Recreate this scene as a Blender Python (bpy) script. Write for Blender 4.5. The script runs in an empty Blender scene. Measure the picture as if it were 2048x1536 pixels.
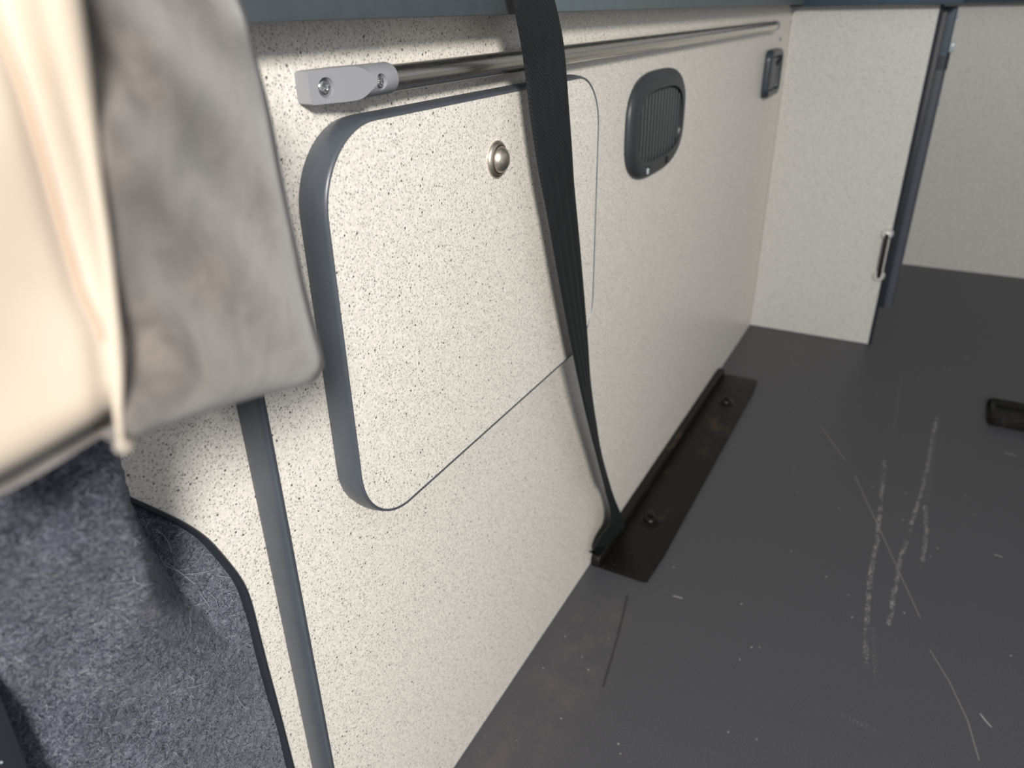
import bpy, bmesh, math, random
from mathutils import Vector, Matrix
from mathutils.bvhtree import BVHTree

# ---------------------------------------------------------------- units
# All layout numbers are in eye-heights (the photographer's eye is 1.0 above
# the floor); U turns them into metres.
U = 0.68
D = 0.439                       # eye distance from the speckled side wall
sc = bpy.context.scene
col = sc.collection

# ---------------------------------------------------------------- camera
YAW, PIT, ROL, FPX = 0.50653013, 0.46647651, -0.01993151, 1491.126
fwd = Vector((math.cos(PIT)*math.cos(YAW), math.cos(PIT)*math.sin(YAW), -math.sin(PIT)))
r0 = Vector((math.sin(YAW), -math.cos(YAW), 0))
u0 = r0.cross(fwd)
rgt = r0*math.cos(ROL) + u0*math.sin(ROL)
upv = u0*math.cos(ROL) - r0*math.sin(ROL)
EYE = Vector((0, -D, 1.0))
cd = bpy.data.cameras.new('camera')
cam = bpy.data.objects.new('camera', cd); col.objects.link(cam)
m = Matrix((rgt, upv, -fwd)).transposed().to_4x4(); m.translation = EYE*U
cam.matrix_world = m
cd.sensor_width = 36; cd.lens = 36*FPX/2048
cd.clip_start = 0.01
cd.dof.use_dof = True; cd.dof.focus_distance = 0.72*U; cd.dof.aperture_fstop = 8.0
sc.camera = cam

# ---------------------------------------------------------------- light
w = bpy.data.worlds.new('world'); sc.world = w; w.use_nodes = True
bg = w.node_tree.nodes['Background']
bg.inputs[0].default_value = (0.92, 0.965, 1.0, 1); bg.inputs[1].default_value = 0.46
ld = bpy.data.lights.new('door_daylight', 'AREA')     # daylight from the open door behind the photographer
ld.shape = 'DISK'; ld.size = 0.36*U; ld.energy = 39; ld.color = (1.0, 0.955, 0.905)
lo = bpy.data.objects.new('door_daylight', ld); col.objects.link(lo)
LP = Vector((-1.10, -1.42, 1.86))
lo.location = LP*U
lo.rotation_euler = (Vector((-0.1, 0, 0.5)) - LP).to_track_quat('-Z', 'Y').to_euler()
sc.view_settings.view_transform = 'Standard'; sc.view_settings.look = 'None'
sc.view_settings.gamma = 1; sc.view_settings.use_curve_mapping = False
sc.view_settings.exposure = 0.12

# ---------------------------------------------------------------- helpers
def ray(px, py): return fwd + rgt*((px-1024)/FPX) - upv*((py-768)/FPX)
def atY(px, py, Y): v = ray(px, py); return EYE + v*((Y+D)/v.y)
def atZ(px, py, Z=0.): v = ray(px, py); return EYE + v*((Z-1)/v.z)
def atX(px, py, X): v = ray(px, py); return EYE + v*(X/v.x)

def lin(c):
    return tuple(((x/255)/12.92 if x/255 <= .04045 else ((x/255+.055)/1.055)**2.4) for x in c)

def thing(name, label, cat, base, group=None):
    o = bpy.data.objects.new(name, None); col.objects.link(o)
    o.empty_display_size = 0.02; o.location = Vector(base)*U
    o['label'] = label; o['category'] = cat
    if group: o['group'] = group
    return o

def origin(parent):
    o = Vector((0, 0, 0))
    while parent: o = o + parent.location; parent = parent.parent
    return o

def link(name, me, mat, parent=None, smooth=True, angle=40):
    """me is in layout units, world frame; becomes metres relative to its parent"""
    for v in me.vertices: v.co = v.co*U
    o = bpy.data.objects.new(name, me); col.objects.link(o)
    if parent:
        o.parent = parent; off = origin(parent)
    else:
        xs = [v.co for v in me.vertices]
        off = Vector(((min(v.x for v in xs)+max(v.x for v in xs))/2, (min(v.y for v in xs)+max(v.y for v in xs))/2, min(v.z for v in xs)))
        o.location = off
    for v in me.vertices: v.co = v.co - off
    if mat: me.materials.append(mat)
    if smooth:
        me.polygons.foreach_set('use_smooth', [True]*len(me.polygons))
        if hasattr(me, 'set_sharp_from_angle'): me.set_sharp_from_angle(angle=math.radians(angle))
    me.update()
    return o

def tomesh(bm, name):
    bmesh.ops.recalc_face_normals(bm, faces=bm.faces)
    me = bpy.data.meshes.new(name); bm.to_mesh(me); bm.free(); return me

def build(name, bm, mat, parent=None, **k): return link(name, tomesh(bm, name), mat, parent, **k)

def struct(o, label):
    o['kind'] = 'structure'; o['label'] = label; return o

def tag(o, label, cat, group=None):
    o['label'] = label; o['category'] = cat
    if group: o['group'] = group
    return o

def box(x0, x1, y0, y1, z0, z1, bev=0, seg=2, bm=None):
    b = bm or bmesh.new()
    t = bmesh.new()
    r = bmesh.ops.create_cube(t, size=1)
    for v in t.verts: v.co = Vector(((x0+x1)/2+v.co.x*(x1-x0), (y0+y1)/2+v.co.y*(y1-y0), (z0+z1)/2+v.co.z*(z1-z0)))
    if bev: bmesh.ops.bevel(t, geom=list(t.edges), offset=bev, segments=seg, profile=.5, affect='EDGES')
    me = bpy.data.meshes.new('t'); t.to_mesh(me); t.free(); b.from_mesh(me); bpy.data.meshes.remove(me)
    return b

def loft(rings, bm=None, closed=True, cap0=True, cap1=True):
    b = bm or bmesh.new(); vs = [[b.verts.new(p) for p in r] for r in rings]
    n = len(rings[0])
    for i in range(len(rings)-1):
        for j in range(n if closed else n-1):
            k = (j+1) % n
            b.faces.new((vs[i][j], vs[i][k], vs[i+1][k], vs[i+1][j]))
    if closed and cap0: b.faces.new(vs[0])
    if closed and cap1: b.faces.new(vs[-1])
    return b

def grid(pts, bm=None): return loft(pts, bm, closed=False)

def tube(path, r, seg=16, bm=None, cap=True):
    rings = []
    for i, p in enumerate(path):
        a = path[max(i-1, 0)]; c = path[min(i+1, len(path)-1)]
        t = (Vector(c)-Vector(a)).normalized()
        ref = Vector((0, 0, 1)) if abs(t.z) < .9 else Vector((1, 0, 0))
        n1 = t.cross(ref).normalized(); n2 = t.cross(n1)
        rr = r[i] if isinstance(r, (list, tuple)) else r
        rings.append([Vector(p)+n1*math.cos(2*math.pi*k/seg)*rr+n2*math.sin(2*math.pi*k/seg)*rr for k in range(seg)])
    return loft(rings, bm, cap0=cap, cap1=cap)

def lathe(prof, c, axis, seg=32, bm=None):
    """prof: (radius, height along axis)"""
    axis = Vector(axis).normalized(); ref = Vector((0, 0, 1)) if abs(axis.z) < .9 else Vector((1, 0, 0))
    a = axis.cross(ref).normalized(); b2 = axis.cross(a); c = Vector(c)
    rings = [[c+axis*h+(a*math.cos(2*math.pi*k/seg)+b2*math.sin(2*math.pi*k/seg))*max(r, 1e-5) for k in range(seg)] for r, h in prof]
    return loft(rings, bm)

def rrect(x0, x1, z0, z1, rad, n=12):
    """rounded rectangle, counter-clockwise, list of (x,z)"""
    out = []
    for cx, cz, a0 in ((x1-rad, z1-rad, 0), (x0+rad, z1-rad, 90), (x0+rad, z0+rad, 180), (x1-rad, z0+rad, 270)):
        for i in range(n+1):
            a = math.radians(a0+90*i/n); out.append((cx+rad*math.cos(a), cz+rad*math.sin(a)))
    return out

def supere(cx, cz, a, b, n, cnt=72):
    o = []
    for i in range(cnt):
        t = 2*math.pi*i/cnt; c, s = math.cos(t), math.sin(t)
        o.append((cx+a*math.copysign(abs(c)**(2/n), c), cz+b*math.copysign(abs(s)**(2/n), s)))
    return o

def smoothpath(pts, n):
    """Catmull-Rom through points, n samples"""
    P = [Vector(p) for p in pts]; P = [P[0]*2-P[1]]+P+[P[-1]*2-P[-2]]
    k = len(P)-3; out = []
    for i in range(n):
        t = i/(n-1)*k; j = min(int(t), k-1); f = t-j
        a, b, c, d = P[j:j+4]
        out.append(0.5*((2*b)+(c-a)*f+(2*a-5*b+4*c-d)*f*f+(3*b-a-3*c+d)*f**3))
    return out

def interp(tab, t):
    for (a, b), (c, d) in zip(tab, tab[1:]):
        if t <= c: return b+(d-b)*max(0, (t-a))/(c-a)
    return tab[-1][1]

# ---------------------------------------------------------------- materials
class N:
    def __init__(s, name):
        s.m = bpy.data.materials.new(name); s.m.use_nodes = True; s.t = s.m.node_tree
        s.b = s.t.nodes['Principled BSDF']; s.tc = None
    def node(s, typ, **k):
        n = s.t.nodes.new(typ)
        for a, v in k.items(): setattr(n, a, v)
        return n
    def set(s, sock, v):
        if isinstance(v, bpy.types.NodeSocket): s.t.links.new(v, sock)
        elif isinstance(v, (tuple, list)) and len(v) == 3 and sock.type == 'RGBA': sock.default_value = (*v, 1)
        else: sock.default_value = v
    def co(s):
        if not s.tc: s.tc = s.node('ShaderNodeTexCoord').outputs['Object']
        return s.tc
    def noise(s, scale, detail=2, rough=.5, vec=None, dist=0):
        n = s.node('ShaderNodeTexNoise'); s.set(n.inputs['Vector'], vec or s.co())
        n.inputs['Scale'].default_value = scale; n.inputs['Detail'].default_value = detail; n.inputs['Roughness'].default_value = rough; n.inputs['Distortion'].default_value = dist
        return n.outputs['Fac']
    def voro(s, scale, vec=None):
        n = s.node('ShaderNodeTexVoronoi'); s.set(n.inputs['Vector'], vec or s.co()); n.inputs['Scale'].default_value = scale
        return n.outputs['Distance']
    def step(s, v, a, b, lo=0., hi=1.):
        n = s.node('ShaderNodeMapRange', interpolation_type='SMOOTHSTEP'); s.set(n.inputs[0], v)
        n.inputs[1].default_value = a; n.inputs[2].default_value = b; n.inputs[3].default_value = lo; n.inputs[4].default_value = hi
        return n.outputs[0]
    def math(s, op, a, b=0.):
        n = s.node('ShaderNodeMath', operation=op); s.set(n.inputs[0], a); s.set(n.inputs[1], b); return n.outputs[0]
    def mix(s, f, a, b):
        n = s.node('ShaderNodeMix', data_type='RGBA'); s.set(n.inputs[0], f); s.set(n.inputs[6], a); s.set(n.inputs[7], b); return n.outputs[2]
    def mapping(s, scale, vec=None, rot=(0, 0, 0)):
        n = s.node('ShaderNodeMapping'); s.set(n.inputs[0], vec or s.co()); n.inputs['Scale'].default_value = scale; n.inputs['Rotation'].default_value = rot; return n.outputs[0]
    def bump(s, h, dist=.001, st=1.):
        n = s.node('ShaderNodeBump'); n.inputs['Strength'].default_value = st; n.inputs['Distance'].default_value = dist
        s.set(n.inputs['Height'], h); s.t.links.new(n.outputs[0], s.b.inputs['Normal'])
    def out(s, color=None, rough=None, metal=None, **k):
        if color is not None: s.set(s.b.inputs['Base Color'], color)
        if rough is not None: s.set(s.b.inputs['Roughness'], rough)
        if metal is not None: s.set(s.b.inputs['Metallic'], metal)
        for a, v in k.items(): s.set(s.b.inputs[a.replace('_', ' ')], v)
        return s.m

def plain(name, rgb, rough=.5, metal=0., grain=0., gscale=400, bump=0., **k):
    n = N(name); c = lin(rgb)
    if grain:
        f = n.noise(gscale, 3)
        cc = n.mix(n.step(f, .3, .7), tuple(x*(1-grain) for x in c), tuple(min(1, x*(1+grain)) for x in c))
        if bump: n.bump(f, bump)
        return n.out(cc, rough, metal, **k)
    return n.out(c, rough, metal, **k)

def laminate(name, base, rough=.34):
    n = N(name)
    b = lin(base); fine = tuple(x*.50 for x in b); dark = lin((60, 58, 55))
    mott = n.noise(500, 2)
    c0 = n.mix(n.step(mott, .38, .66), tuple(x*.88 for x in b), tuple(min(1, x*1.05) for x in b))
    v1 = n.voro(520); c1 = n.mix(n.step(v1, .20, .36, .95, 0.), c0, fine)
    v3 = n.voro(260); c3 = n.mix(n.step(v3, .13, .21, .8, 0.), c1, tuple(x*.30 for x in b))
    v2 = n.voro(130); c2 = n.mix(n.step(v2, .085, .125, .85, 0.), c3, dark)
    n.bump(n.noise(900, 2), .00006)
    return n.out(c2, rough)

M = {}
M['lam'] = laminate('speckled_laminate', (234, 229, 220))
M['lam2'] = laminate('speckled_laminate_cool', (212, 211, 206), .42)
M['band'] = plain('slate_edging', (72, 77, 85), .38, grain=.05, gscale=60)
M['trim'] = plain('slate_board', (72, 80, 86), .5, grain=.06, gscale=90)
M['trimlight'] = plain('pale_slate_board', (92, 103, 107), .5, grain=.06, gscale=90)
M['trimblue'] = plain('blue_board', (50, 68, 82), .45, grain=.06, gscale=90)
M['greyplastic'] = plain('grey_plastic', (142, 143, 148), .42)
M['shell'] = plain('headliner', (196, 196, 196), .8, grain=.05, gscale=200)
M['chrome'] = plain('chrome', (215, 215, 215), .14, 1.)
M['silver'] = plain('pale_silver', (226, 226, 222), .42, .55)
M['nickel'] = plain('satin_nickel', (212, 204, 190), .36, 1.)
M['darkplastic'] = plain('charcoal_plastic', (50, 54, 57), .42, grain=.06, gscale=300, bump=.00005)
M['blackgap'] = plain('black_shadow_gap', (12, 13, 14), .7)
M['latch'] = plain('latch_plastic', (52, 60, 68), .35)
M['rubber'] = plain('dark_rubber', (38, 41, 50), .5)
M['cord'] = plain('black_cord', (16, 17, 18), .6)
M['clear'] = plain('pale_plastic', (168, 180, 184), .3)
M['bolt'] = plain('dark_bolt', (46, 44, 42), .32, .8)

n = N('brushed_steel')
st = n.noise(60, 3, .6, n.mapping((1, 60, 60)))
n.bump(st, .000015)
M['steel'] = n.out(n.mix(st, lin((205, 202, 194)), lin((228, 225, 218))), n.step(st, .2, .8, .2, .32), 1.)

n = N('rusty_black_steel')
mk = n.step(n.noise(28, 4, .65, n.mapping((.45, 1, 1))), .58, .74)
gr = n.noise(300, 3)
c = n.mix(n.step(gr, .3, .8), lin((11, 10, 10)), lin((22, 21, 19)))
M['plate'] = n.out(n.mix(n.math('MULTIPLY', mk, .38), c, lin((92, 72, 48))), n.step(gr, .2, .8, .42, .66), 0., Specular_IOR_Level=.3)
n.bump(gr, .0003)

n = N('belt_webbing')
wv = n.node('ShaderNodeTexWave', wave_type='BANDS', bands_direction='DIAGONAL'); n.set(wv.inputs[0], n.co()); wv.inputs['Scale'].default_value = 260
n.bump(wv.outputs['Fac'], .00012)
M['belt'] = n.out(n.mix(wv.outputs['Fac'], lin((11, 15, 16)), lin((23, 30, 31))), .6)
M['thread'] = plain('belt_edge_thread', (58, 66, 66), .6)

def fabric(name, a, b, scale, rough=.9, sheen=.4, bump=.0004):
    n = N(name)
    big = n.noise(scale, 5, .6, None, .6); fine = n.noise(1400, 2)
    n.bump(n.math('ADD', n.math('MULTIPLY', big, .6), n.math('MULTIPLY', fine, .4)), bump)
    return n.out(n.mix(n.step(big, .34, .68), lin(a), lin(b)), rough, Sheen_Weight=sheen)
M['suede'] = fabric('grey_suede', (90, 84, 81), (124, 116, 109), 64)
M['cream'] = fabric('cream_leatherette', (178, 166, 150), (186, 174, 159), 14, .6, .15, .0001)
M['crease'] = fabric('tan_thread', (180, 156, 136), (190, 166, 146), 30, .7, .1)
M['skirt'] = fabric('grey_lining', (104, 100, 98), (140, 137, 134), 30)

n = N('felt_carpet')
f1 = n.noise(230, 5, .7, None, 1.2); f2 = n.noise(22, 3)
n.bump(f1, .0016)
cc = n.mix(n.step(f1, .32, .70), lin((54, 58, 72)), lin((118, 121, 136)))
M['carpet'] = n.out(n.mix(n.step(f2, .35, .7, .0, .3), cc, lin((72, 80, 96))), .95, Sheen_Weight=.25)
M['fibre_pale'] = plain('pale_fibre', (158, 160, 172), .9)
M['fibre_mid'] = plain('mid_fibre', (108, 112, 128), .9)
M['fibre_dark'] = plain('dark_fibre', (48, 51, 63), .9)

# floor covering with its scratches and scuffs
def seg_group():
    g = bpy.data.node_groups.new('scratch_segment', 'ShaderNodeTree')
    for nm, ty in (('P', 'NodeSocketVector'), ('A', 'NodeSocketVector'), ('B', 'NodeSocketVector'), ('W', 'NodeSocketFloat')):
        g.interface.new_socket(nm, in_out='INPUT', socket_type=ty)
    g.interface.new_socket('M', in_out='OUTPUT', socket_type='NodeSocketFloat')
    i = g.nodes.new('NodeGroupInput'); o = g.nodes.new('NodeGroupOutput')
    def vm(op, a, b=None):
        q = g.nodes.new('ShaderNodeVectorMath'); q.operation = op; g.links.new(a, q.inputs[0])
        if b is not None: g.links.new(b, q.inputs[3] if op == 'SCALE' else q.inputs[1])
        return q
    pa = vm('SUBTRACT', i.outputs[0], i.outputs[1]).outputs[0]; ba = vm('SUBTRACT', i.outputs[2], i.outputs[1]).outputs[0]
    dv = g.nodes.new('ShaderNodeMath'); dv.operation = 'DIVIDE'; dv.use_clamp = True
    g.links.new(vm('DOT_PRODUCT', pa, ba).outputs['Value'], dv.inputs[0]); g.links.new(vm('DOT_PRODUCT', ba, ba).outputs['Value'], dv.inputs[1])
    dist = vm('LENGTH', vm('SUBTRACT', pa, vm('SCALE', ba, dv.outputs[0]).outputs[0]).outputs[0]).outputs['Value']
    mr = g.nodes.new('ShaderNodeMath'); mr.operation = 'DIVIDE'; g.links.new(dist, mr.inputs[0]); g.links.new(i.outputs[3], mr.inputs[1])
    sm = g.nodes.new('ShaderNodeMapRange'); sm.interpolation_type = 'SMOOTHSTEP'; g.links.new(mr.outputs[0], sm.inputs[0])
    sm.inputs[1].default_value = .3; sm.inputs[2].default_value = 1; sm.inputs[3].default_value = 1; sm.inputs[4].default_value = 0
    g.links.new(sm.outputs[0], o.inputs[0]); return g
SEG = seg_group()

FLO = Vector((1.6, -0.9, 0))*U            # the floor object's origin, in metres
def fl(px, py): p = atZ(px, py)*U - FLO; return (p.x, p.y, 0)
n = N('grey_floor_covering')
sepn = n.node('ShaderNodeVectorMath', operation='MULTIPLY'); n.set(sepn.inputs[0], n.co()); sepn.inputs[1].default_value = (1, 1, 0)
wob = n.node('ShaderNodeTexNoise'); n.set(wob.inputs['Vector'], sepn.outputs[0]); wob.inputs['Scale'].default_value = 60
wv2 = n.node('ShaderNodeVectorMath', operation='MULTIPLY_ADD'); n.set(wv2.inputs[0], wob.outputs['Color']); wv2.inputs[1].default_value = (.003, .003, 0); n.set(wv2.inputs[2], sepn.outputs[0])
P2 = wv2.outputs[0]
def segs(lst, w, pos):
    acc = None
    for pl in lst:
        for a, b in zip(pl, pl[1:]):
            q = n.node('ShaderNodeGroup'); q.node_tree = SEG; n.set(q.inputs[0], pos)
            q.inputs[1].default_value = fl(*a); q.inputs[2].default_value = fl(*b); q.inputs[3].default_value = w
            acc = q.outputs[0] if acc is None else n.math('MAXIMUM', acc, q.outputs[0])
    return acc
dotted = segs([[(1768, 915), (1752, 1080), (1737, 1160), (1731, 1250), (1728, 1330)], [(1872, 835), (1845, 970), (1800, 1110), (1775, 1245)], [(1848, 1010), (1852, 1060), (1841, 1130)]], .0042, P2)
faint = segs([[(1805, 745), (1795, 800), (1786, 860)], [(1871, 870), (1852, 1000)], [(1680, 1425), (1750, 1460)], [(1744, 1255), (1749, 1350)]], .004, P2)
fineb = segs([[(1345, 1190), (1362, 1194)], [(2008, 904), (2030, 910)], [(1986, 1107), (2001, 1112)], [(1958, 1425), (1978, 1450)]], .0015, P2)
lines = segs([[(1710, 952), (1760, 1060), (1840, 1235)], [(1860, 1300), (1898, 1362), (1935, 1440), (1958, 1520)], [(1640, 850), (1690, 920)]], .0011, sepn.outputs[0])
darkl = segs([[(1253, 1190), (1237, 1260), (1205, 1370)]], .0024, P2)
smear = segs([[(1200, 1230), (1100, 1400), (1000, 1540)]], .05, P2)
brk = n.noise(420, 3, .7)
floorc = n.mix(n.step(n.noise(900, 2), .3, .75), lin((61, 61, 65)), lin((80, 80, 84)))
floorc = n.mix(n.step(n.voro(420), .10, .2, .45, 0.), floorc, lin((38, 38, 40)))
floorc = n.mix(n.math('MULTIPLY', n.step(n.noise(30, 4, .7), .4, .75), n.math('MULTIPLY', smear, .22)), floorc, lin((122, 108, 100)))
floorc = n.mix(n.step(n.voro(38), .035, .06, .8, 0.), floorc, lin((150, 150, 150)))
floorc = n.mix(n.math('MULTIPLY', n.math('MULTIPLY', dotted, n.step(n.noise(70, 2, .6), .36, .62)), n.step(brk, .46, .62, .0, .85)), floorc, lin((178, 176, 172)))
floorc = n.mix(n.math('MULTIPLY', faint, n.step(brk, .52, .70, 0, .38)), floorc, lin((170, 168, 165)))
floorc = n.mix(n.math('MULTIPLY', lines, .38), floorc, lin((150, 146, 138)))
floorc = n.mix(n.math('MULTIPLY', fineb, .42), floorc, lin((190, 190, 190)))
floorc = n.mix(n.math('MULTIPLY', darkl, n.step(brk, .3, .55, .2, .7)), floorc, lin((24, 23, 23)))
n.bump(n.noise(700, 3), .00025)
M['floor'] = n.out(floorc, .5)

# ---------------------------------------------------------------- the setting
bm = box(-1.2, 3.6, -2.6, 0.8, -.03, 0)
o = build('floor', bm, M['floor'], smooth=False)
delta = FLO - o.location
for v in o.data.vertices: v.co = v.co + (o.location - FLO)
o.location = FLO
struct(o, 'dark grey scuffed floor covering with white scratches')

XE, T = 2.508, 0.028            # partition plane, board thickness
XL = 0.372                      # near end of the side wall board
wl = build('wall_left', box(XL, XE+.6, 0, T, 0, .996, .0006, 1), M['lam'], smooth=False)
struct(wl, 'long speckled cream side wall carrying the hatch door and rail')
# rounded edging strip over the near end of that board
pr = []
for i in range(13):
    a = math.pi*i/12
    pr.append((XL-.0015-.0035*math.sin(a)**.7, T/2-.0158*math.cos(a)))
prof = [(XL+.0012, -.0016), (XL-.0008, -.0016)]+pr+[(XL-.0008, T+.0016), (XL+.0012, T+.0016)]
build('edge_band', loft([[Vector((x, y, z)) for x, y in prof] for z in (.002, .35, .7, .993)]), M['band'], wl, angle=50)

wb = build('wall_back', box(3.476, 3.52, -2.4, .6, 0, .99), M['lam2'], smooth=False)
struct(wb, 'plain pale wall at the far end behind the partition')

# lower board with a curved cut-out, behind the edging strip
YB = T+.0015
cpx = [(180, 972), (215, 982), (248, 994), (305, 1019), (364, 1048), (408, 1078), (443, 1115), (477, 1159), (495, 1198), (512, 1262), (531, 1336), (551, 1410), (567, 1472), (583, 1533), (598, 1595)]
cv = [atY(x, y, YB) for x, y in cpx]
cv.append(Vector((cv[-1].x-.001, YB, 0)))
cs = smoothpath(cv, 70)
poly = [Vector((p.x, YB, p.z)) for p in cs]+[Vector((XL+.06, YB, 0)), Vector((XL+.06, YB, .996)), Vector((.02, YB, .996)), Vector((.02, YB, cs[0].z+.03))]
bm = loft([poly, [p+Vector((0, .005, 0)) for p in poly]])
wf = build('wall_front', bm, M['lam'], smooth=False)
struct(wf, 'speckled cream board with a curved cut-out above the felt carpet')
ring = []
for i, p in enumerate(cs):
    t = (cs[min(i+1, len(cs)-1)]-cs[max(i-1, 0)]).normalized(); nn = Vector((t.z, 0, -t.x))   # towards the board
    if nn.x < 0 and nn.z < 0: nn = -nn
    ring.append([p+nn*a+Vector((0, b, 0)) for a, b in ((.0020, 0), (.0020, -.0018), (.0010, -.0030), (-.0012, -.0030), (-.0022, -.0016), (-.0024, .003), (-.0020, .007), (.0020, .007))])
build('cutout_seal', loft(ring), M['rubber'], wf, angle=50)

# edge boards of the platform along the top
t1 = build('trim_1', box(-.1, .7955, -.044, .03, .9947, 1.08, .0015, 2), M['trim']); struct(t1, 'slate blue board edge above the grab rail, ends at the black belt')
t2 = build('trim_2', box(.802, XE-.05, -.040, .03, .9955, 1.08, .0015, 2), M['trimlight']); struct(t2, 'pale slate board edge running from the belt to the partition')
t3 = build('trim_3', box(XE-.048, XE+.03, -.43, .0, .990, 1.08, .0015, 2), M['trimblue']); struct(t3, 'dark blue board edge on top of the partition')
t4 = build('trim_4', box(3.40, 3.476, -2.3, -.3, .9895, 1.08, .0015, 2), M['trimblue']); struct(t4, 'dark blue board edge on top of the far wall')

# unseen van roof and linings, added to keep skylight off the far end
struct(build('ceiling', box(.8, 3.6, -2.45, .6, 2.35, 2.38), M['shell'], smooth=False), 'unseen pale headliner of the van roof, added to shade the far end')
struct(build('wall_right', box(1.3, 3.6, -2.45, -2.41, 0, 1.25), M['shell'], smooth=False), 'unseen pale lining of the opposite van side, added to shade the far end')
struct(build('wall_rear', box(3.56, 3.6, -2.41, .6, .99, 2.35), M['shell'], smooth=False), 'unseen pale lining above the far wall, added to shade the far end')

# ---------------------------------------------------------------- partition
pt = thing('partition_panel', 'pale partition panel standing across the floor with black pull cord', 'panel', (XE, -.19, 0))
YP = -.380
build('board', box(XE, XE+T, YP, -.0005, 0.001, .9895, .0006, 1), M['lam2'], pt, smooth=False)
pr = [(XE-.0012, YP+.0015), (XE-.0012, YP-.001)]+[(XE+T/2-(T/2)*math.cos(math.pi*i/10), YP-.002-.006*math.sin(math.pi*i/10)) for i in range(11)]+[(XE+T+.001, YP+.0015)]
build('edge_band', loft([[Vector((x, y, z)) for x, y in pr] for z in (.001, .5, .989)]), M['rubber'], pt, angle=50)
a, b = atX(1775, 467, XE), atX(1758, 551, XE)
mid = (a+b)/2
off = Vector((-.014, 0, 0))
pc = build('pull_cord', tube(smoothpath([a+off*.3, a+off*.9, a.lerp(b, .3)+off*1.3, a.lerp(b, .7)+off*1.3, b+off*.9, b+off*.3], 16), .0062, 10), M['cord'], pt)
for q in (a, b):
    s = build('screw', lathe([(.0175, 0), (.0175, .004), (.016, .009), (.0130, .0135), (.0120, .0118), (.0085, .0118), (.0065, .016), (.0035, .0168), (0, .014)], q, (-1, 0, 0), 24), M['silver'], pc)
    s['label'] = 'chrome cup washer screw'

# slate post behind the partition edge
cp = thing('door_post', 'slate plastic post standing behind the free edge of the partition', 'post', (XE+.09, -.40, .12))
def postring(z, x0, x1, y0, y1, r): return [Vector((x, y, z)) for x, y in rrect(x0, x1, y0, y1, r, 5)]
build('post', loft([postring(z, XE+.055, XE+.105, -.4255, -.385, .012) for z in (.118, .12, .5, .845)]), M['band'], cp)
build('end_cap', loft([postring(z, XE+.053, XE+.107, -.4275, -.383, .013) for z in (.825, .85, .868)]), M['rubber'], cp)
build('upper_post', loft([postring(z, XE+.05, XE+.08, -.422, -.383, .006) for z in (.86, .93, .945, .985)]), M['trimblue'], cp)
build('clip', box(XE+.075, XE+.10, -.434, -.415, .868, .894, .003), M['clear'], cp)
build('screw', lathe([(.006, 0), (.006, .003), (.003, .006), (0, .0065)], (XE+.07, -.4255, .735), (0, -1, 0), 14), M['clear'], cp)
build('screw', lathe([(.006, 0), (.006, .003), (.003, .006), (0, .0065)], (XE+.065, -.421, .958), (0, -1, 0), 14), M['clear'], cp)
build('carrier', box(XE+.028, XE+.07, -.40, -.36, .12, .985, .003), M['rubber'], cp)

# ---------------------------------------------------------------- hatch door
DX0, DX1, DZ0, DZ1, DT = .441, 1.0, .538, .923, .030
hd = thing('hatch_door', 'speckled cream hatch door with rounded corners and slate edging', 'door', ((DX0+DX1)/2, -DT/2, DZ0))
def ro(inset, y, rad=.072): return [Vector((x, y, z)) for x, z in rrect(DX0+inset, DX1-inset, DZ0+inset, DZ1-inset, rad-inset, 18)]
build('board', loft([ro(.0022, -.0012), ro(.0022, -DT+.0012)]), M['lam'], hd, angle=30)
rings = [ro(.0035, -.0004), ro(.0010, -.0012), ro(.0004, -.004)]
for i in range(1, 8):
    rings.append(ro(.0004-.0016*math.sin(math.pi*i/8)**.8, -.004-(DT-.008)*i/8))
rings += [ro(.0004, -DT+.0035), ro(.0012, -DT+.0005), ro(.0030, -DT), ro(.0036, -DT+.0012)]
build('edge_band', loft(rings, cap0=False, cap1=False), M['band'], hd, angle=60)
kc = atY(995, 319, -DT); kc.y = -DT+.0012
kb = build('push_button', lathe([(.0140, 0), (.0140, .0042), (.0136, .0060), (.0118, .0092), (.0085, .0118), (.0045, .0133), (0, .0137)], kc+Vector((.0006, 0, 0)), (0, -1, 0), 40), M['nickel'], hd)
kb['label'] = 'domed satin nickel push button'
build('rosette', lathe([(.0198, 0), (.0198, .0012), (.0192, .0026), (.0172, .0042), (.0158, .0046), (.0150, .0040), (.0150, .0008), (.0140, .0004)], kc, (0, -1, 0), 40), M['nickel'], kb)

# ---------------------------------------------------------------- grab rail
RZ, RR, RY = .9478, .0112, -.0135
gr_ = thing('grab_rail', 'brushed steel grab rail with grey plastic end bracket below the board edge', 'rail', (1.35, RY, RZ-RR))
XB0, XB1 = .459, .557
build('tube', tube([(x, RY, RZ) for x in (XB1-.012, .9, 1.4, 1.9, 2.20)], RR, 32), M['steel'], gr_)
build('end_cap', lathe([(RR, 0), (RR+.0012, .001), (RR+.0012, .016), (RR-.001, .019), (0, .0192)], (2.199, RY, RZ), (1, 0, 0), 24), M['greyplastic'], gr_)
build('standoff', box(2.185, 2.21, RY, .0, RZ-.006, RZ+.006, .002), M['greyplastic'], gr_)
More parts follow.
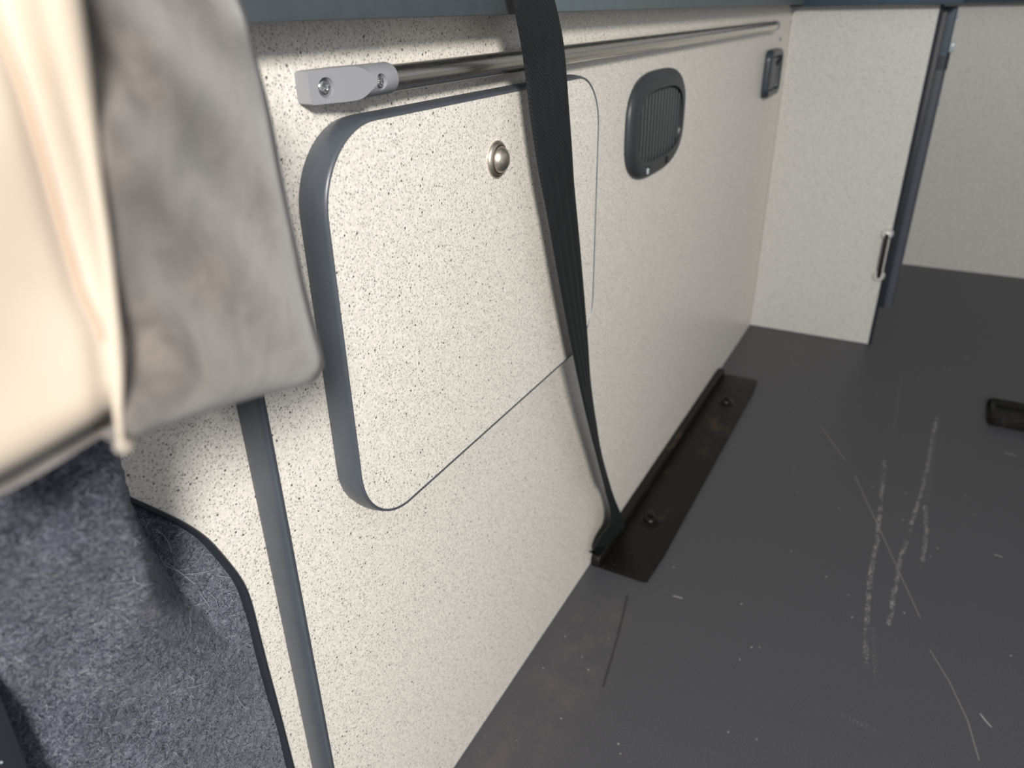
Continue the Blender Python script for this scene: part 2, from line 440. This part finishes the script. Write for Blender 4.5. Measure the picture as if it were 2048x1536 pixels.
# bracket body: block that turns into a sleeve
def brsec(x, hz, y0, y1, ex):
    out = []
    for k in range(40):
        t = 2*math.pi*k/40; c, s = math.cos(t), math.sin(t)
        out.append(Vector((x, (y0+y1)/2+(y1-y0)/2*math.copysign(abs(c)**(2/ex), c), RZ+.0008+hz*math.copysign(abs(s)**(2/ex), s))))
    return out
EF = -.0264
secs = [(XB0, .0114, 0, EF, 9), (XB0+.0010, .0121, 0, EF, 10), (XB0+.003, .0123, 0, EF, 10), (XB0+.020, .0125, 0, EF, 10), (XB0+.036, .0128, -.0002, EF, 9), (XB0+.046, .0129, -.0003, EF, 5), (XB0+.054, .0130, -.0005, EF, 3), (XB0+.060, .0130, -.0006, EF, 2.2), (XB0+.066, .0130, -.0006, EF, 2.0), (XB1-.003, .0129, -.0008, EF, 2.0), (XB1-.001, .0125, -.0012, -.0260, 2.0), (XB1, .0116, -.0022, -.0250, 2.0)]
bk = tomesh(loft([brsec(*s) for s in secs]), 'bracket')
# flat facet sloping up from the block's end until it runs out on the round sleeve
FS = (.0264-.0138)/(.5265-XB0)
def fe(x): return -(.0138+FS*(x-XB0))
fcut = tomesh(loft([[Vector((x, y, z)) for x, y in ((XB0-.02, fe(XB0-.02)), (.535, fe(.535)), (.535, -.06), (XB0-.02, -.06))] for z in (RZ-.03, RZ+.03)]), 'facet')
fn = Vector((-FS, -1, 0)).normalized()
x1 = atY(652, 165, -.0168).x
sx = [(Vector((x1, fe(x1), RZ-.0002)), fn, .0078), (Vector((.5325, -.0258, RZ-.0004)), Vector((-.05, -1, 0)).normalized(), .0068)]
def boolean(me, cutters):
    o = bpy.data.objects.new('tmp', me); col.objects.link(o); cs_ = []
    for c in cutters:
        q = bpy.data.objects.new('cut', c); col.objects.link(q); cs_.append(q)
        md = o.modifiers.new('b', 'BOOLEAN'); md.operation = 'DIFFERENCE'; md.object = q; md.solver = 'EXACT'
    dg = bpy.context.evaluated_depsgraph_get(); r = bpy.data.meshes.new_from_object(o.evaluated_get(dg))
    for q in cs_+[o]: bpy.data.objects.remove(q)
    return r
cut = lambda s: tomesh(lathe([(s[2], .006), (s[2], -.0003), (s[2]*.9, -.0032), (s[2]*.86, -.0045), (0, -.0046)], s[0], s[1], 28), 'cut')
br = link('bracket', boolean(bk, [fcut, cut(sx[0]), cut(sx[1])]), M['greyplastic'], gr_, angle=17)
for p0, ax, q in sx:
    c = p0-ax*.0045
    bmh = lathe([(q*.9, 0), (q*.9, .0010), (q*.82, .0022), (q*.62, .0033), (q*.50, .0036), (q*.44, .0026), (q*.24, .0024), (q*.18, .0036), (0, .0038)], c, ax, 28)
    e1 = ax.cross(Vector((0, 0, 1))).normalized(); e2 = ax.cross(e1)
    for ang in (.5, .5+math.pi/2):
        v = (e1*math.cos(ang)+e2*math.sin(ang))*q*.55
        tube([c+ax*.0030-v, c+ax*.0030+v], q*.11, 6, bmh)
    build('screw', bmh, M['chrome'], br)

# ---------------------------------------------------------------- vent
vc, va, vb = (1.324, .8170), .146, .0865
EV = -.014
vt = thing('vent_grille', 'charcoal plastic vent grille with vertical slats on the side wall', 'vent', (vc[0], 0, vc[1]-vb))
def vr(k, y, n=3.0, dx=0): return [Vector((x, y, z)) for x, z in supere(vc[0]+dx, vc[1], va+k, vb+k, n)]
IN = -.023
fr = [vr(0, -.0002), vr(.0005, -.003), vr(0, -.006), vr(-.003, -.0095), vr(-.008, -.0125), vr(-.014, -.0140), vr(-.028, -.0145), vr(IN+.003, -.0138), vr(IN, -.0125, 3.4), vr(IN-.001, -.0030, 3.4)]
build('frame', loft(fr, cap0=False, cap1=False), M['darkplastic'], vt, angle=50)
build('backing', loft([vr(IN+.006, -.0062, 3.6), vr(IN+.006, -.0010, 3.6)]), M['blackgap'], vt, smooth=False)
ia, ib = va+IN, vb+IN
ns = 15
for i in range(ns):
    x = vc[0]-ia+2*ia*(i+.5)/ns
    hh = ib*(1-abs((x-vc[0])/ia)**3.4)**(1/3.4)
    hw = ia/ns*.42
    build('slat', loft([[Vector((x+dx, y, z)) for dx, y in ((-hw, -.0060), (-hw*.7, -.0085), (hw*.7, -.0085), (hw, -.0060))] for z in (vc[1]-hh-.001, vc[1]+hh+.001)]), M['darkplastic'], vt, smooth=False)
for px, py, k in ((1296, 340, 'clear'), (1333, 319, 'blackgap')):
    p = atY(px, py, EV)
    build('clip_slot', box(p.x-.007, p.x+.007, EV-.0012, EV+.004, p.z-.006, p.z+.006, .001), M['blackgap'], vt)
    if k == 'clear': build('clip', box(p.x-.007, p.x-.001, EV-.0030, EV+.002, p.z-.006, p.z+.004, .001), M['clear'], vt)

# ---------------------------------------------------------------- recessed latch near the corner
lc = (2.284, .8290); la, lb = .082, .060
lt = thing('flush_latch', 'dark blue-grey plastic pull latch on the wall beside the partition', 'latch', (lc[0], 0, lc[1]-lb))
def lr(k, y, rad=.026): return [Vector((x, y, z)) for x, z in rrect(lc[0]-la-k, lc[0]+la+k, lc[1]-lb-k, lc[1]+lb+k, max(.004, rad+k), 8)]
build('surround', loft([lr(0, -.0003), lr(.0008, -.008), lr(-.002, -.016), lr(-.006, -.019), lr(-.014, -.019), lr(-.017, -.0165), lr(-.018, -.004)], cap0=False, cap1=False), M['latch'], lt, angle=50)
build('recess', loft([lr(-.017, -.004), lr(-.017, -.001)]), M['blackgap'], lt, smooth=False)
build('lever', box(lc[0]-la+.02, lc[0]+.030, -.015, -.0035, lc[1]-lb+.02, lc[1]+lb-.02, .003), M['latch'], lt)
build('catch', tube(smoothpath([(lc[0]+.0, -.010, lc[1]+.02), (lc[0]+.03, -.016, lc[1]+.028), (lc[0]+.06, -.014, lc[1]+.030)], 8), .005, 8), M['blackgap'], lt)
p = atY(1560, 78, 0)
tag(build('screw_cap', lathe([(.006, 0), (.006, .0015), (.004, .003), (0, .0034)], (p.x, 0, p.z), (0, -1, 0), 16), M['greyplastic']), 'tiny grey screw cap above the latch on the wall', 'screw')

# ---------------------------------------------------------------- floor bracket
BX0, BX1, BY0, BY1 = 1.097, 2.072, -.004, -.124
fb = thing('floor_bracket', 'black steel angle bracket bolted to the floor along the wall', 'bracket', ((BX0+BX1)/2, -.06, 0))
th = .008; fh = .024
prof = [(BY0, .0003), (BY1, .0003), (BY1-.0008, .002), (BY1-.0004, th-.001), (BY1+.0015, th)]
prof += [(BY0-.0225, th), (BY0-.0210, th-.001), (BY0-.0205, .0035), (BY0-.0175, .0035), (BY0-.0170, fh-.004), (BY0-.0155, fh-.001), (BY0-.013, fh), (BY0-.001, fh), (BY0, fh-.002)]
xs = [BX0, BX0+.0015, BX0+.004]+[BX0+.004+(BX1-BX0-.008)*i/12 for i in range(1, 12)]+[BX1-.004, BX1-.0015, BX1]
rings = []
for x in xs:
    e = max(0, 1-min(x-BX0, BX1-x)/.004)
    endr = .012*max(0, 1-min(x-BX0, BX1-x)/.012)**2
    rings.append([Vector((x, max(y, BY1+endr-.0008) if y < BY1+.01 else y, .0003+(z-.0003)*(1-.25*e))) for y, z in prof])
build('angle_plate', loft(rings), M['plate'], fb, angle=45)
for px, py in ((1300, 1041), (1452, 805)):
    p = atZ(px, py, th)
    bm = lathe([(.0215, 0), (.0215, .0012), (.0195, .002), (.0150, .0022), (.0150, .004), (.0140, .0075), (.0115, .0098), (.0085, .0106), (.0075, .0100), (.0068, .0062), (0, .0058)], (p.x, p.y, th), (0, 0, 1), 28)
    build('bolt', bm, M['bolt'], fb)

# ---------------------------------------------------------------- second floor channel
fc = thing('floor_channel', 'black floor channel with raised lips on the open floor', 'channel', (2.15, -1.1, 0))
CX0, CX1, CYA, CYB = 2.085, 2.215, -.708, -1.5
def chan(y, k=0): return [Vector((x, y, z)) for x, z in ((CX0+k, .0003), (CX0+k-.001, .006), (CX0+k, .021), (CX0+k+.003, .0235), (CX0+k+.008, .0235), (CX0+k+.011, .021), (CX0+k+.012, .009), (CX1-k-.012, .009), (CX1-k-.011, .021), (CX1-k-.008, .0235), (CX1-k-.003, .0235), (CX1-k, .021), (CX1-k+.001, .006), (CX1-k, .0003))]
build('channel_body', loft([chan(CYA-.001, .010), chan(CYA-.004, .004), chan(CYA-.010, .0008), chan(CYA-.018, 0), chan(-1.0), chan(CYB)]), M['plate'], fc, angle=40)
build('end_stop', box(CX0+.012, CX1-.012, CYA-.018, CYA-.006, .008, .019, .003), M['plate'], fc)

# ---------------------------------------------------------------- strap
W = .068
# centre line (image column, row, distance from wall) and turn of the flat webbing about the vertical
SP = [(1060, -40, -.066, -5), (1067, 0, -.066, -5), (1080, 60, -.066, -7.5), (1090, 120, -.065, -11), (1100, 220, -.065, -11), (1111.5, 320, -.065, -8), (1122, 400, -.064, -3.5), (1141, 540, -.063, 1), (1163, 700, -.058, 9.5), (1177.5, 800, -.050, 17.5), (1193, 880, -.042, 22), (1206, 940, -.036, 25)]
ctr = [atY(x, y, d) for x, y, d, a in SP]
pairs = []
for i, (c, q) in enumerate(zip(ctr, SP)):
    t = (ctr[min(i+1, len(ctr)-1)]-ctr[max(i-1, 0)]).normalized(); a = math.radians(q[3])
    wv_ = Vector((math.cos(a), math.sin(a), 0)); wv_ = (wv_-t*wv_.dot(t)).normalized()
    pairs.append((c-wv_*W/2, c+wv_*W/2))
for (lx, ly, a), (rx, ry, b) in (((1212, 985, -.036), (1224, 985, -.022)), ((1221, 1022, -.034), (1240, 1025, -.020)), ((1217, 1050, -.031), (1249, 1052, -.0185)), ((1200, 1072, -.022), (1247, 1070, -.0175)), ((1189, 1094, -.0175), (1228, 1092, -.0165))):
    pairs.append((atY(lx, ly, a), atY(rx, ry, b)))
# over the board edge and on across its top
up_ = (pairs[0][0]+pairs[0][1]-pairs[1][0]-pairs[1][1]).normalized()
k1 = (1.080-pairs[0][0].z)/up_.z
pairs = [tuple(q+up_*k1+Vector((-.02, .095, .0045)) for q in pairs[0]), tuple(q+up_*k1+Vector((-.004, .035, .0045)) for q in pairs[0]), tuple(q+up_*k1+Vector((0, .006, -.002)) for q in pairs[0])]+pairs
ls = smoothpath([a for a, b in pairs], 80); rs = smoothpath([b for a, b in pairs], 80)
rings = []; edge = []
for i, (a, b) in enumerate(zip(ls, rs)):
    t = (ls[min(i+1, 79)]+rs[min(i+1, 79)]-ls[max(i-1, 0)]-rs[max(i-1, 0)]).normalized(); ac = (b-a).normalized(); nn = t.cross(ac).normalized()
    if i and nn.dot(pn) < 0: nn = -nn
    pn = nn
    front, back = [], []
    for k in range(25):
        s = k/24; th_ = .0009+.0012*abs(math.sin(s*math.pi*4))**.6
        if k in (0, 24): th_ *= .45
        c = a.lerp(b, s); front.append(c+nn*th_); back.append(c-nn*th_)
    rings.append(front+back[::-1]); edge.append(a.lerp(b, .03)+nn*(-.0012))
sp = thing('luggage_strap', 'black webbing strap hanging from the board edge to the floor bracket', 'strap', (rings[-1][0].x, rings[-1][0].y, 0))
build('webbing', loft(rings), M['belt'], sp, angle=60)
build('edge_stitching', tube(edge[14:64], .0006, 6), M['thread'], sp)
lpth = [pairs[-1][0].lerp(pairs[-1][1], .5)+Vector((0, 0, .0))]
a, b = pairs[-1]
lz = [Vector((0, 0, 0)), Vector((0, -.002, -.012)), Vector((0, .003, -.020)), Vector((0, .009, -.014))]
bm = grid([[a.lerp(b, k/6)+v for v in lz] for k in range(7)]); bmesh.ops.solidify(bm, geom=list(bm.faces), thickness=.002)
build('anchor_loop', bm, M['belt'], sp)

# ---------------------------------------------------------------- felt carpet over the body side
def carpet_y(px, py):
    ex = interp([(560, 160), (700, 185), (830, 214), (900, 228), (1040, 264), (1110, 296), (1190, 330), (1300, 372), (1450, 420), (1700, 500)], py)
    wdt = interp([(800, 8), (1050, 9), (1120, 14), (1180, 34), (1260, 100), (1350, 170), (1700, 260)], py)
    dep = 1
    s = (px-ex)/wdt; s = max(0, min(1, s*.5+.5)); s = s*s*(3-2*s)
    left = interp([(560, -.105), (880, -.105), (1000, -.100), (1100, -.080), (1250, -.018), (1400, .014), (1700, .022)], py)-.00003*(300-min(px, 300)); deep = .0375
    return left+s*(deep-left)+.0016*math.sin(px*.031+py*.017)+.0012*math.sin(px*.013-py*.041)
nx, ny = 110, 110
rows = []
for j in range(ny):
    py = 560+(1720-560)*j/(ny-1)
    rows.append([(lambda px: atY(px, py, carpet_y(px, py)))(-160+(860+160)*i/(nx-1)) for i in range(nx)])
bm = grid(rows)
cpo = thing('felt_carpet', 'grey-blue felt carpet lining below the cushion and inside the cut-out', 'carpet', (.15, .04, rows[-1][0].z))
me = tomesh(bm, 'lining')
# consistent normals facing the room
if sum(p.normal.y for p in me.polygons) > 0: me.flip_normals()
bvh = BVHTree.FromPolygons([v.co.copy() for v in me.vertices], [tuple(p.vertices) for p in me.polygons])
bmx = bmesh.new(); bmx.from_mesh(me)
bmesh.ops.solidify(bmx, geom=list(bmx.faces), thickness=.004)
random.seed(5)
fib = {k: bmesh.new() for k in ('fibre_pale', 'fibre_mid', 'fibre_dark')}
def fibre(bmf, px, py, ln, wd):
    p = atY(px, py, carpet_y(px, py))
    e = .5
    dx = atY(px+e, py, carpet_y(px+e, py))-p; dy = atY(px, py+e, carpet_y(px, py+e))-p
    nn = dx.cross(dy).normalized()
    if nn.dot(EYE-p) < 0: nn = -nn
    tx = dx.normalized(); ty = nn.cross(tx)
    a = random.random()*6.283; cur = random.uniform(-1.6, 1.6); q = p+nn*.0003; pts = []
    lift = random.uniform(.05, .45)
    for k in range(4):
        pts.append((q.copy(), a)); d = tx*math.cos(a)+ty*math.sin(a); q = q+d*(ln/3)+nn*(ln/3)*lift*(.8-.45*k); a += cur/3
    vs = []
    for q, a in pts:
        s = (-tx*math.sin(a)+ty*math.cos(a))*wd*.5
        vs.append((bmf.verts.new(q-s), bmf.verts.new(q+s)))
    for k in range(3): bmf.faces.new((vs[k][0], vs[k][1], vs[k+1][1], vs[k+1][0]))
for i in range(42000):
    px, py = random.uniform(-60, 600), random.uniform(820, 1600)
    # inside the cut-out only
    lim = interp([(820, 215), (990, 250), (1019, 305), (1048, 364), (1078, 408), (1115, 443), (1159, 477), (1198, 495), (1262, 512), (1336, 531), (1410, 551), (1533, 583), (1700, 600)], py)
    if px > lim-6: continue
    k = random.choices(('fibre_pale', 'fibre_mid', 'fibre_dark'), (.12, .5, .38))[0]
    fibre(fib[k], px, py, random.uniform(.003, .007), random.uniform(.0002, .00038))
for i in range(40):
    fibre(fib['fibre_pale'], random.uniform(250, 480), random.uniform(1050, 1400), random.uniform(.018, .04), .00035)
lnm = bpy.data.meshes.new('lining'); bmx.to_mesh(lnm); bmx.free()
link('lining', lnm, M['carpet'], cpo, angle=80)
for k, bmf in fib.items():
    mef = bpy.data.meshes.new(k); bmf.to_mesh(mef); bmf.free()
    fo = link('felt_fibres', mef, M[k], cpo, smooth=False); fo['kind'] = 'stuff'

# dark trim in front of the carpet, low down by the seat
a, b, c = atY(-20, 1360, -.012), atY(16, 1450, -.012), atY(70, 1590, -.012)
path = smoothpath([a+(a-b)*.6, a, b, c], 14)
stt = thing('seat_base_trim', 'dark blue stitched trim edge in front of the felt carpet', 'trim', c)
rings = []
for p in path:
    rings.append([p+Vector(v) for v in ((.004, .006, 0), (.001, -.001, .001), (-.008, -.003, .0), (-.035, -.006, -.005), (-.06, -.008, -.01), (-.06, .005, -.015), (-.02, .010, -.006))])
build('trim_body', loft(rings), M['rubber'], stt)
for i in range(3, 13):
    p = path[i]+Vector((-.011, -.0033, -.0005))
    build('stitch', lathe([(.0007, 0), (.0007, .0005), (0, .0007)], p, (-.4, -.9, .2), 8), M['clear'], stt)

# ---------------------------------------------------------------- cushion hanging in front
rowsV = [-160, 0, 117, 247, 365, 495, 586, 651, 716, 760, 800, 840]
Rx = [(-160, 455), (0, 482), (52, 500), (117, 514), (182, 532), (247, 546), (325, 560), (413, 577), (482, 592), (560, 608), (630, 625), (690, 641), (725, 650), (900, 655)]
Gx = [(-160, 128), (0, 158), (130, 176), (247, 190), (365, 203), (495, 221), (651, 238), (749, 245), (846, 244), (890, 252)]
Fx = [(-160, 30), (0, 68), (65, 88), (195, 132), (339, 170), (456, 195), (586, 212), (716, 224), (833, 228), (900, 236)]
Dx = [(-160, -60), (0, -20), (59, 0), (156, 39), (312, 85), (456, 124), (586, 163), (658, 200), (760, 214), (830, 218), (900, 222)]
nu, nv = 26, 40
YS, YR = -.240, -.190        # depth of seam and of the right silhouette
cu = thing('seat_cushion', 'cream and grey suede upholstered cushion hanging in front of the wall', 'cushion', (.2, -.15, .72))
def edgey(u, v):   # image row of the grey face at column u: bottom edge runs up to the right
    top = -160; bot = 886-128*u-8*math.sin(u*math.pi)
    if u > .93: bot -= 26*((u-.93)/.07)**2
    return top+(bot-top)*v
front = []
for j in range(nv+1):
    v = j/nv; row = []
    for i in range(nu+1):
        u = i/nu
        py = edgey(u, v)
        g, r = interp(Gx, py), interp(Rx, py)
        px = g+(r-g)*u
        Y = YS+(YR-YS)*u-.012*math.sin(u*math.pi)**.8+.004*math.sin(py*.012+u*5)+.003*math.sin(py*.02-u*9)
        rnd = max(0, (v-.96)/.04); Y += .012*rnd**2
        rr = max(0, (u-.9)/.1); Y += .016*rr**2
        row.append(atY(px, py, Y))
    # roll round the far side to the hidden back
    e = row[-1]
    for k, (dx, dy) in enumerate(((.001, .010), (-.004, .020), (-.018, .030), (-.05, .036), (-.11, .036))):
        row.append(e+Vector((dx, dy, 0)))
    front.append(row)
# underside
last = front[-1]
for dz, sh in ((-.002, .006), (.000, .018)):
    front.append([p+Vector((0, sh, dz)) if i <= nu else p+Vector((0, 0, dz)) for i, p in enumerate(last)])
front.append([Vector((p.x*.98, max(p.y, -.160) if i > 2 else p.y+.03, p.z+.003)) for i, p in enumerate(last)])
build('side_face', grid(front), M['suede'], cu, angle=80)
# bright folded edge (ridge) between the two materials
rp = []
for j in range(41):
    py = -160+(884+160)*j/40
    x0, x1 = interp(Fx, py), interp(Gx, py)
    wpx = ((x1-x0)/2+1)*(1-.45*max(0, (py-780)/104)**2); cx = (x0+x1)/2
    c = atY(cx, py, YS-.004); rr = wpx/FPX*(c-EYE).dot(fwd)
    rp.append((c, min(rr, .017)))
rp.append((atY(248, 889, YS-.002), .0030)); rp.append((atY(253, 891, YS-.0), .0012))
build('piping', tube([c for c, r in rp], [r for c, r in rp], 18), M['cream'], cu, angle=80)
# cream face: turns away from the ridge, back towards the side wall
CN = Vector((-.17, -.985, 0))
def cream(px, py, out=0.):
    v = ray(px, py); p0 = atY(interp(Fx, py)+8, py, YS+.004)
    dcr = (px-interp(Dx, py))/24
    h = out-.0022*math.exp(-dcr*dcr)+.0012*math.sin(px*.011+py*.006)
    return EYE+v*(CN.dot(p0+CN*h-EYE)/CN.dot(v))
rows = []
for j in range(41):
    v = j/40; row = []
    for i in range(41):
        u = i/40; bot = 822+(1-u)*.56*625
        py = -160+(bot+160)*v
        xr = interp(Fx, py)+8; px = -400+(xr+400)*u
        rnd = max(0, (v-.95)/.05)
        row.append(cream(px, py, -.006*rnd**2))
    rows.append(row)
rows.append([p-CN*.012 for p in rows[-1]])
build('front_face', grid(rows), M['cream'], cu, angle=80)
build('seam', tube([cream(interp(Dx, y), y, .0004) for y in range(-100, 690, 30)], .0009, 6), M['crease'], cu)
# grey lining below the cream face
rows = []
for j in range(9):
    v = j/8; row = []
    for i in range(25):
        u = i/24; px = -300+(226+300)*u
        top = 806+(226-px)*.56; bot = 862+(226-px)*.57+3*math.sin(px*.021)
        py = top+(bot-top)*v
        row.append(cream(px, py, -.010-.010*math.sin(v*2.2)))
    rows.append(row)
rows.append([p-CN*.012+Vector((0, 0, .004)) for p in rows[-1]]); rows.append([p-CN*.010+Vector((0, 0, .02)) for p in rows[-1]])
build('lining', grid(rows), M['skirt'], cu, angle=80)
